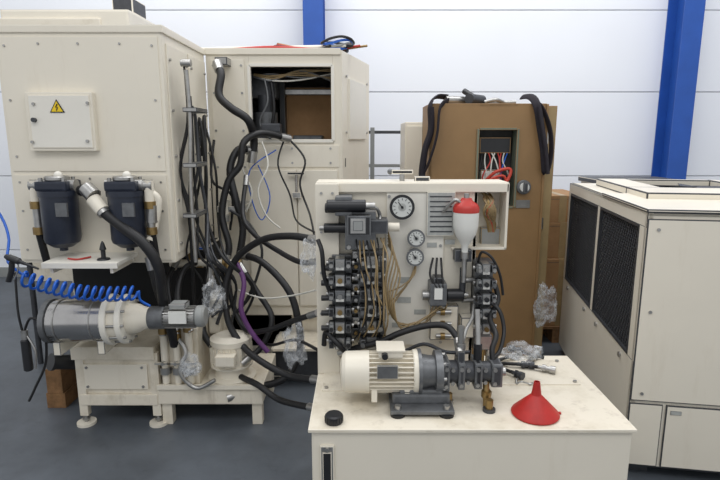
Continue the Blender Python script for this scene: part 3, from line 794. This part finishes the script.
b.pb(377, 366, 398, 379, my-0.092, 0.012, GREYM, 0.001)
for x in (X(374), X(406)): b.box(x-0.012, x+0.012, my-0.07, my+0.07, TZ+0.03, mz-0.05, CREAM, 0.004)
b.done()
b = B("bellhousing_and_pump", hp)
b.lathe((X(417), my, mz), (X(441), my, mz), [(0, 0.096), (0.014, 0.096), (0.016, 0.075), (0.05, 0.068), (0.07, 0.068), (0.072, 0.09), (X(441)-X(417), 0.09)], GREYM, 32)
for i in range(8):
    a = 2*math.pi*i/8; o = Vector((0, math.cos(a), math.sin(a)))
    b.cyl(Vector((X(441)-0.005, my, mz))+o*0.076, Vector((X(441)+0.012, my, mz))+o*0.076, 0.009, STEEL, 6)
    b.cyl(Vector((X(417)-0.02, my, mz))+o*0.084, Vector((X(417), my, mz))+o*0.084, 0.008, STEEL, 6)
xs = [X(441), X(448), X(456), X(463), X(472), X(480), X(489), X(500)]
rs = [0.062, 0.048, 0.058, 0.045, 0.056, 0.044, 0.05]
for i in range(7):
    if i % 2 == 0: b.box(xs[i], xs[i+1], my-rs[i], my+rs[i], mz-rs[i], mz+rs[i], DGREY if i != 4 else BLACKP, 0.01)
    else: b.cyl((xs[i], my, mz), (xs[i+1], my, mz), rs[i], DGREY, 20)
    for dz in (-0.6, 0.6): b.hexn((xs[i]+0.012, my-rs[i]*0.95, mz+dz*rs[i]), (xs[i]+0.012, my-rs[i]-0.01, mz+dz*rs[i]), 0.009)
b.cyl((xs[-1], my, mz), (xs[-1]+0.02, my, mz), 0.02, STEEL, 8)
b.box(xs[2], xs[3], my-0.03, my+0.03, mz+0.05, mz+0.10, DGREY, 0.005)
b.cyl((xs[2]+0.015, my, mz+0.09), (xs[2]+0.015, my, mz+0.20), 0.014, STEEL, 8)
b.hexn((xs[2]+0.015, my, mz+0.10), (xs[2]+0.015, my, mz+0.125), 0.022)
b.cyl((xs[4]+0.02, my, mz+0.05), (xs[4]+0.02, my, mz+0.12), 0.018, BLACKP, 10)
b.cyl((xs[4]+0.02, my, mz+0.12), (xs[4]+0.02, my+0.04, mz+0.26), 0.012, STEEL, 8)
b.cyl((xs[5]+0.02, my-0.03, mz-0.03), (xs[5]+0.02, my-0.05, TZ+0.005), 0.014, BRASS, 8)
b.cyl((xs[5]+0.02, my-0.04, TZ+0.04), (xs[5]+0.02, my-0.045, TZ+0.07), 0.021, BRASS, 6)
b.cyl((xs[0]+0.02, my, mz-0.06), (xs[0]+0.02, my, TZ), 0.016, STEEL, 8)
b.done()
b = B("motor_foot_bracket", hp)
x0, x1 = X(389), X(450)
b.box(x0, x1, my-0.14, my+0.12, TZ+0.012, TZ+0.028, GREYM, 0.004)
b.box(x0+0.01, x1-0.01, my-0.08, my+0.08, TZ+0.028, TZ+0.07, GREYM, 0.01)
b.box(x0+0.04, x1-0.04, my-0.07, my+0.07, TZ+0.065, mz-0.05, GREYM, 0.008)
for x in (x0+0.03, x1-0.03):
    b.cyl((x, my-0.12, TZ), (x, my-0.12, TZ+0.012), 0.03, BLACK, 18)
    b.cyl((x, my-0.12, TZ+0.028), (x, my-0.12, TZ+0.044), 0.014, STEEL, 6)
    b.cyl((x, my+0.10, TZ), (x, my+0.10, TZ+0.012), 0.03, BLACK, 18)
b.done()
hoses("pressure_hoses", hp, [
 ([(344, 352, 2.38), (360, 347, 2.32), (380, 342, 2.28), (400, 333, 2.26), (425, 326, 2.25), (446, 326, 2.22), (457, 338, 2.18), (459, 348, 2.13)], 0.014, BLACK),
 ([(494, 366, 2.13), (492, 350, 2.16), (496, 335, 2.2), (490, 318, 2.3), (498, 300, 2.36), (494, 282, 2.4)], 0.012, BLACK),
 ([(486, 300, 2.34), (499, 310, 2.3), (504, 330, 2.26), (500, 350, 2.2), (494, 358, 2.15)], 0.009, BLACK),
 ([(385, 345, 2.38), (400, 352, 2.3), (424, 344, 2.26), (446, 352, 2.2), (470, 352, 2.18)], 0.008, DGREY),
 ([(324, 345, 2.38), (326, 332, 2.36), (334, 340, 2.30), (345, 352, 2.3), (352, 360, 2.34)], 0.012, BLACK),
 ([(318, 240, 2.36), (322, 252, 2.33), (324, 275, 2.33), (330, 292, 2.34)], 0.010, BLACK),
 ([(478, 262, 2.38), (482, 252, 2.36), (492, 258, 2.34), (500, 275, 2.34), (503, 295, 2.34)], 0.006, BLACK),
 ([(462, 345, 2.2), (466, 330, 2.25), (472, 318, 2.3), (474, 305, 2.36)], 0.008, STEEL),
])

b = B("funnel")
q = G(535, 414, TZ)
b.lathe((q.x, q.y, TZ+0.001), (q.x, q.y, 1), [(0, 0.092), (0.006, 0.095), (0.012, 0.092), (0.075, 0.030), (0.085, 0.020), (0.14, 0.012), (0.14, 0.0095), (0.085, 0.016)], RED, 40)
b.box(q.x+0.085, q.x+0.105, q.y-0.006, q.y+0.006, TZ+0.001, TZ+0.008, RED, 0.002)
b.done()
b = B("filler_cap", hp)
q = G(334, 422, TZ)
b.lathe((q.x, q.y, TZ), (q.x, q.y, 1), [(0, 0.033), (0.004, 0.035), (0.03, 0.035), (0.036, 0.030), (0.036, 0.0)], BLACKP, 24)
for i in range(16):
    a = 2*math.pi*i/16
    T = Matrix.Translation((q.x, q.y, TZ+0.016)) @ Matrix.Rotation(a, 4, 'Z') @ Matrix.Translation((0.035, 0, 0))
    b.obox(T, (0.004, 0.005, 0.022), BLACKP)
b.done()
b = B("breather_filter", hp)
q = G(449, 404, TZ); b.cyl((q.x, q.y, TZ), (q.x, q.y, TZ+0.02), 0.018, STEEL, 16); b.cyl((q.x, q.y, TZ+0.02), (q.x, q.y, TZ+0.05), 0.013, BRASS, 8)
q = G(489, 411, TZ); b.cyl((q.x, q.y, TZ), (q.x, q.y, TZ+0.012), 0.026, DGREY, 16); b.cyl((q.x, q.y, TZ+0.012), (q.x, q.y, TZ+0.05), 0.016, BRASS, 8)
b.done()
def fitting(u, v, ang, L=0.08, m=STEEL):
    b = B("hose_coupling", hp); q = G(u, v, TZ+0.024)
    d = Vector((math.cos(ang), math.sin(ang), 0))
    b.lathe(q, q+d, [(0, 0.01), (0.02, 0.01), (0.02, 0.019), (L*0.45, 0.019), (L*0.45, 0.014), (L*0.7, 0.014), (L*0.7, 0.020), (L, 0.020)], m, 6)
    b.tube([q+d*0.01, q-d*0.04+Vector((0, 0, -0.002)), q-d*0.09+Vector((0.02, 0.01, -0.01))], 0.009, BLACK, 8)
    b.done()
fitting(508, 357, 0.5); fitting(517, 364, -0.2, m=DGREY); fitting(530, 360, 0.9); fitting(538, 367, -0.5); fitting(524, 352, 2.4, m=DGREY); fitting(512, 372, -0.9, 0.06, DGREY)
b = B("hose_clip", hp)
q = G(523, 384, TZ+0.006)
b.tube([q+Vector((-0.03, 0, 0)), q+Vector((0, 0.02, 0)), q+Vector((0.03, 0, 0)), q+Vector((0.05, 0.01, 0))], 0.005, STEEL, 6)
b.tube([q+Vector((-0.03, 0, 0)), q+Vector((-0.02, 0.03, 0.01)), q+Vector((0.0, 0.05, 0.0))], 0.005, STEEL, 6)
b.done()

def bag(name, c, s, seed, par):
    bm = bmesh.new(); bmesh.ops.create_icosphere(bm, subdivisions=5, radius=1.0)
    for v in bm.verts:
        n = noise.noise(v.co*1.6+Vector((seed, 0, 0))); n2 = abs(noise.noise(v.co*3.5+Vector((0, seed, 0)))); n3 = abs(noise.noise(v.co*8+Vector((0, 0, seed))))
        v.co *= 1+0.5*n-0.45*n2+0.18*n3
        v.co = Vector((v.co.x*s[0], v.co.y*s[1], v.co.z*s[2]))
    for f in bm.faces: f.smooth = True
    me = bpy.data.meshes.new(name); bm.to_mesh(me); bm.free(); me.materials.append(PLAST)
    o = bpy.data.objects.new(name, me); o.location = c; scene.collection.objects.link(o)
    o.parent = par; o.matrix_parent_inverse = Matrix.Translation(-par.location)
bag("plastic_wrap", P(213, 298, 3.1), (0.07, 0.05, 0.10), 1, mc)
bag("plastic_wrap", P(310, 258, 2.68), (0.045, 0.04, 0.10), 2, mc)
bag("plastic_wrap", P(294, 345, 2.9), (0.07, 0.05, 0.12), 3, mc)
bag("plastic_wrap", P(520, 352, 2.35), (0.09, 0.05, 0.04), 4, hp)
bag("plastic_wrap", P(190, 365, 2.88), (0.06, 0.03, 0.07), 6, mc)

# ================================================================= brown electrical cabinet
ec = empty("electrical_cabinet", (0.9, 4.0, 0))
CY = 3.8
bx0, bx1 = P(428, 200, CY).x, P(541, 200, CY).x
bz1 = P(0, 104, CY).z
ox0, ox1 = P(478, 165, CY).x, P(515, 165, CY).x; oz0, oz1 = P(0, 206, CY).z, P(0, 130, CY).z
b = B("cabinet_body", ec)
z0 = 0.1
for a in ((bx0, ox0, z0, bz1), (ox1, bx1, z0, bz1), (ox0, ox1, oz1, bz1), (ox0, ox1, z0, oz0)):
    b.box(a[0], a[1], CY, CY+0.02, a[2], a[3], BROWN, 0.0)
b.box(bx0, bx0+0.02, CY, CY+0.45, z0, bz1, BROWN); b.box(bx0, bx1, CY+0.43, CY+0.45, z0, bz1, BROWN)
b.box(bx0, bx1, CY, CY+0.45, bz1-0.02, bz1+0.004, BROWN, 0.004)
b.box(bx0, bx1+0.085, CY+0.02, CY+0.45, 0.0, 0.1, DGREY, 0.004)
b.box(bx1, bx1+0.085, CY+0.03, CY+0.45, z0, bz1-0.01, mat("olive_tan_paint", (160, 138, 98), 0.5), 0.006)
b.box(bx1-0.004, bx1+0.012, CY-0.012, CY+0.04, z0, bz1, BROWN, 0.004)
for z in (0.5, 1.1, 1.7): b.cyl((bx1+0.02, CY+0.02, z-0.04), (bx1+0.02, CY+0.02, z+0.04), 0.012, STEEL, 10)
b.box(ox0-0.018, ox0, CY-0.012, CY+0.1, oz0-0.01, oz1+0.01, GREEN, 0.003); b.box(ox1, ox1+0.018, CY-0.012, CY+0.1, oz0-0.01, oz1+0.01, GREEN, 0.003)
b.box(ox0, ox1, CY-0.012, CY+0.1, oz1, oz1+0.016, GREEN, 0.003); b.box(ox0, ox1, CY-0.012, CY+0.1, oz0-0.016, oz0, GREEN, 0.003)
b.box(ox0-0.05, ox1+0.05, CY+0.14, CY+0.16, oz0-0.05, oz1+0.05, MGREY)
b.box(ox0+0.02, ox1-0.02, CY+0.06, CY+0.14, oz1-0.16, oz1-0.05, BLACKP, 0.006)
b.box(ox0+0.03, ox1-0.08, CY+0.04, CY+0.12, oz0+0.15, oz0+0.25, LABEL, 0.006)
b.box(ox0+0.03, ox1-0.03, CY+0.05, CY+0.12, oz0+0.02, oz0+0.10, GREYP, 0.006)
for k in range(9):
    x = ox0+0.04+0.022*k
    b.tube([(x, CY+0.06, oz1-0.16), (x+j(.03), CY+0.03, oz1-0.22), (x+j(.05), CY+0.02, oz0+0.2), (x, CY+0.05, oz0+0.08)], 0.005, random.choice([BLACK, DRED, WIREW, BLACK, BLUEH]), 6)
b.done()
b = B("red_cable", ec)
RC = mat("red_cable_jacket", (196, 66, 48), 0.5)
b.tube([(ox0+0.05, CY+0.03, oz0+0.16), (ox0+0.12, CY-0.02, oz0+0.24), (ox0+0.22, CY-0.02, oz0+0.26), (ox0+0.2, CY-0.03, oz0+0.18), (ox0+0.12, CY-0.03, oz0+0.12), (ox0+0.10, CY-0.02, oz0+0.02)], 0.012, RC, 8)
b.tube([(ox0+0.10, CY-0.02, oz0+0.2), (ox0+0.17, CY-0.03, oz0+0.16), (ox0+0.15, CY-0.02, oz0+0.05)], 0.011, RC, 8)
b.tube([(ox0+0.04, CY+0.02, oz0+0.12), (ox0+0.09, CY-0.02, oz0+0.19), (ox0+0.18, CY-0.03, oz0+0.21), (ox0+0.19, CY-0.02, oz0+0.10)], 0.010, RC, 8)
b.done()
b = B("main_switch", ec)
q = P(523, 187, CY)
b.cyl((q.x, CY, q.z), (q.x, CY-0.025, q.z), 0.05, GREYM, 24, ch=0.004)
b.cyl((q.x, CY-0.025, q.z), (q.x, CY-0.045, q.z), 0.032, LABEL, 20)
b.box(q.x-0.012, q.x+0.012, CY-0.075, CY-0.04, q.z-0.035, q.z+0.035, DGREY, 0.004)
b.pb(516, 200, 530, 208, CY-0.006, 0.006, STEEL, 0.001)
b.done()
for pts in ([(446, 97, 3.95), (436, 97, 3.85), (430, 106, 3.76), (430, 130, 3.76), (424, 150, 3.76), (421, 176, 3.76), (429, 162, 3.74), (437, 135, 3.74), (440, 108, 3.76), (448, 101, 3.84)],
            [(522, 97, 3.95), (531, 97, 3.85), (537, 106, 3.75), (541, 130, 3.74), (544, 150, 3.74), (546, 173, 3.74), (551, 155, 3.75), (550, 130, 3.76), (542, 108, 3.77), (532, 101, 3.84)]):
    b = B("lifting_strap", ec)
    b.tube([P(*p) for p in pts], 0.027, STRAP, 10, flat=0.3)
    b.tube([P(p[0]+2, p[1]+1, p[2]-0.02) for p in pts[2:6]], 0.020, STRAP, 10, flat=0.5)
    b.done()
b = B("cabinet_top_parts", ec)
b.cyl((0.60, 3.92, bz1+0.034), (0.80, 4.0, bz1+0.034), 0.030, STEEL, 14); b.cyl((0.76, 3.88, bz1+0.04), (0.88, 4.02, bz1+0.04), 0.036, DGREY, 14)
b.cyl((0.80, 3.90, bz1+0.05), (0.74, 3.97, bz1+0.10), 0.020, BLACKP, 12)
b.tube([(0.88, 3.92, bz1+0.02), (0.95, 3.9, bz1+0.035), (1.02, 3.94, bz1+0.02), (1.10, 3.92, bz1+0.02)], 0.014, STEEL, 8)
b.box(0.90, 1.02, 3.97, 4.1, bz1+0.004, bz1+0.03, STEEL, 0.006)
b.done()

b = B("beige_locker")
x0, x1 = P(404, 200, 4.4).x, P(440, 200, 4.4).x
b.box(x0, x1, 4.4, 4.9, 0.05, P(0, 122, 4.4).z, CREAM, 0.01)
b.box(x0+0.015, x1-0.01, 4.39, 4.4, 0.1, P(0, 126, 4.4).z, CREAM, 0.004)
b.box(x0, x1, 4.42, 4.88, 0, 0.05, DGREY)
b.cyl((x0+0.05, 4.39, 1.3), (x0+0.05, 4.37, 1.3), 0.014, STEEL)
b.done()
b = B("guard_railing")
for x in (0.12, 0.75):
    b.box(x-0.02, x+0.02, 5.3, 5.34, 0, 1.80, GREYP, 0.003); b.box(x-0.06, x+0.06, 5.26, 5.38, 0, 0.012, GREYP, 0.002)
for z in (0.35, 1.0, 1.42, 1.74): b.box(0.04, 0.9, 5.305, 5.335, z, z+0.03, DGREY if z > 1.5 else GREYP, 0.003)
b.done()
def carton(name, x0, x1, y0, y1, z0, z1, m=CARD):
    b = B(name); b.box(x0, x1, y0, y1, z0, z1, m, 0.006)
    b.box((x0+x1)/2-0.03, (x0+x1)/2+0.03, y0-0.002, y1+0.002, z0+0.001, z1+0.002, TAN if m == CARD else LABELG, 0.001)
    b.box(x0-0.001, x1+0.001, y0-0.0015, y0, z1-0.03, z1-0.027, DGREY)
    b.done()
carton("cardboard_box", 0.15, 0.62, 5.45, 5.9, 0.0, 0.42)
carton("cardboard_box", 0.18, 0.60, 5.46, 5.88, 0.4225, 0.85)
pallet("wooden_pallet", 1.42, 4.32, 0.5, 0.8)
carton("shipping_carton", 1.44, 1.90, 4.34, 5.05, 0.1425, 0.72, CARD)
carton("shipping_carton", 1.45, 1.88, 4.36, 5.0, 0.7225, 1.02, CARD)
carton("shipping_carton", 1.44, 1.86, 4.37, 4.95, 1.0225, 1.24, CARD)
b = B("storage_crate")
b.box(2.1, 2.8, 4.75, 5.15, 0, 1.3, CREAM2, 0.01); b.box(2.08, 2.82, 4.73, 5.17, 1.3, 1.34, DGREY, 0.004)
b.done()
bag("plastic_sheet_bundle", P(546, 305, 3.74), (0.08, 0.04, 0.16), 9, ec)

# ================================================================= chiller
th = math.atan2(0.274, 1.67)
MC = Matrix.Translation((1.344, 2.5, 0)) @ Matrix.Rotation(-th, 4, 'Z')
ch = empty("industrial_chiller", (1.9, 3.3, 0))
W, D, HT = 1.0, 1.69, 1.36
b = B("chiller_casing", ch, MC)
b.box(0.03, W, 0.03, D-0.02, 0.04, 0.09, DGREY)
for (x, y) in ((0.04, 0.06), (W-0.14, 0.06), (0.04, D-0.16), (W-0.14, D-0.16)): b.box(x, x+0.1, y, y+0.1, 0, 0.05, DGREY)
g0, g1 = 0.62, 1.285
b.box(0, 0.03, 0, D, 0.06, g0, CREAM, 0.004)
b.box(0, 0.03, 0, D, g1, HT, CREAM, 0.004)
b.box(0, 0.03, 0, 0.09, g0, g1, CREAM); b.box(0, 0.03, D-0.07, D, g0, g1, CREAM)
b.box(0, 0.03, 0.79, 0.85, g0, g1, CREAM)
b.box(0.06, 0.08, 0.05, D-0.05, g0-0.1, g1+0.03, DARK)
b.box(0, W, 0, 0.03, 0.06, HT, CREAM, 0.006)
b.box(0.0, W, -0.012, 0.0, 0.42, HT-0.03, CREAM, 0.008)
b.box(0.17, W-0.04, -0.012, 0.0, 0.07, 0.405, CREAM, 0.006)
b.box(0.0, 0.155, -0.010, 0.0, 0.07, 0.405, CREAM, 0.006)
b.box(0.19, 0.24, -0.016, -0.010, 0.36, 0.38, LABELG, 0.001)
for z in (0.46, 0.88, 1.28): b.cyl((0.05, -0.012, z), (0.05, -0.018, z), 0.008, STEEL, 8)
b.box(W-0.03, W, 0, D, 0.06, HT, CREAM, 0.004); b.box(0, W, D-0.03, D, 0.06, HT, CREAM, 0.004)
b.box(0, W, 0, D, HT-0.025, HT, CREAM, 0.008)
b.box(-0.010, W+0.010, -0.02, D*0.45, HT, HT+0.016, CREAM, 0.006)
# raised cowl: rim around a recessed dark fan well at the rear right
cz = HT+0.05
b.box(0.14, W-0.06, 0.45, 0.80, HT, cz, CREAM, 0.008)
b.box(0.14, 0.34, 0.80, 1.5, HT, cz, CREAM, 0.008)
b.box(W-0.12, W-0.06, 0.80, 1.5, HT, cz, CREAM, 0.008)
b.box(0.34, W-0.12, 1.44, 1.5, HT, cz, CREAM, 0.008)
b.box(0.34, W-0.12, 0.80, 1.44, HT, HT+0.012, DARK)
b.cyl((0.61, 1.12, HT+0.012), (0.61, 1.12, HT+0.035), 0.05, DGREY, 16)
for i in range(5):
    a = 2*math.pi*i/5
    T = Matrix.Translation((0.61, 1.12, HT+0.024)) @ Matrix.Rotation(a, 4, 'Z') @ Matrix.Translation((0.14, 0, 0)) @ Matrix.Rotation(0.15, 4, 'X')
    b.obox(T, (0.2, 0.09, 0.004), DGREY)
b.done()
b = B("chiller_grilles", ch, MC)
def diag(y0, y1, z0, z1, pitch, x):
    for sg in (1, -1):
        c = -3.0
        while c < 5.0:
            za, zb = sg*y0+c, sg*y1+c
            ts = sorted([(z0-za)/(zb-za), (z1-za)/(zb-za)])
            t0, t1 = max(0, ts[0]), min(1, ts[1])
            if t0 < t1-0.005:
                b.cyl((x, y0+(y1-y0)*t0, za+(zb-za)*t0), (x, y0+(y1-y0)*t1, za+(zb-za)*t1), 0.0028, MESHM, 4)
            c += pitch
diag(0.09, 0.79, g0, g1, 0.034, 0.012)
diag(0.85, D-0.07, g0, g1, 0.034, 0.012)
for (a, c) in ((0.09, 0.79), (0.85, D-0.07)):
    for (y0, y1, z0, z1) in ((a, a+0.012, g0, g1), (c-0.012, c, g0, g1), (a, c, g0, g0+0.012), (a, c, g1-0.012, g1)):
        b.box(-0.004, 0.02, y0, y1, z0, z1, DGREY, 0.002)
b.done()
b = B("chiller_latches", ch, MC)
for y in (0.2, 0.68, 0.98, 1.5): b.cyl((0.0, y, 0.575), (-0.010, y, 0.575), 0.014, STEEL, 12)
b.done()

# ================================================================= light
w = bpy.data.worlds.new("world"); scene.world = w; w.use_nodes = True
bg = w.node_tree.nodes["Background"]; bg.inputs["Color"].default_value = (0.95, 0.97, 1.0, 1); bg.inputs["Strength"].default_value = 0.72
def area(name, loc, sx, sy, e, rot=(0, 0, 0), col=(1, 1, 1)):
    l = bpy.data.lights.new(name, 'AREA'); l.shape = 'RECTANGLE'; l.size = sx; l.size_y = sy; l.energy = e; l.color = col
    o = bpy.data.objects.new(name, l); o.location = loc; o.rotation_euler = rot; scene.collection.objects.link(o)
area("skylight_lamp", (0.5, 3.9, 6.2), 8, 2.4, 250, rot=(math.radians(12), 0, 0), col=(0.99, 0.99, 1.0))
area("skylight_lamp", (0.0, -1.0, 5.5), 7, 2.0, 115, rot=(math.radians(35), 0, 0), col=(0.99, 0.99, 1.0))
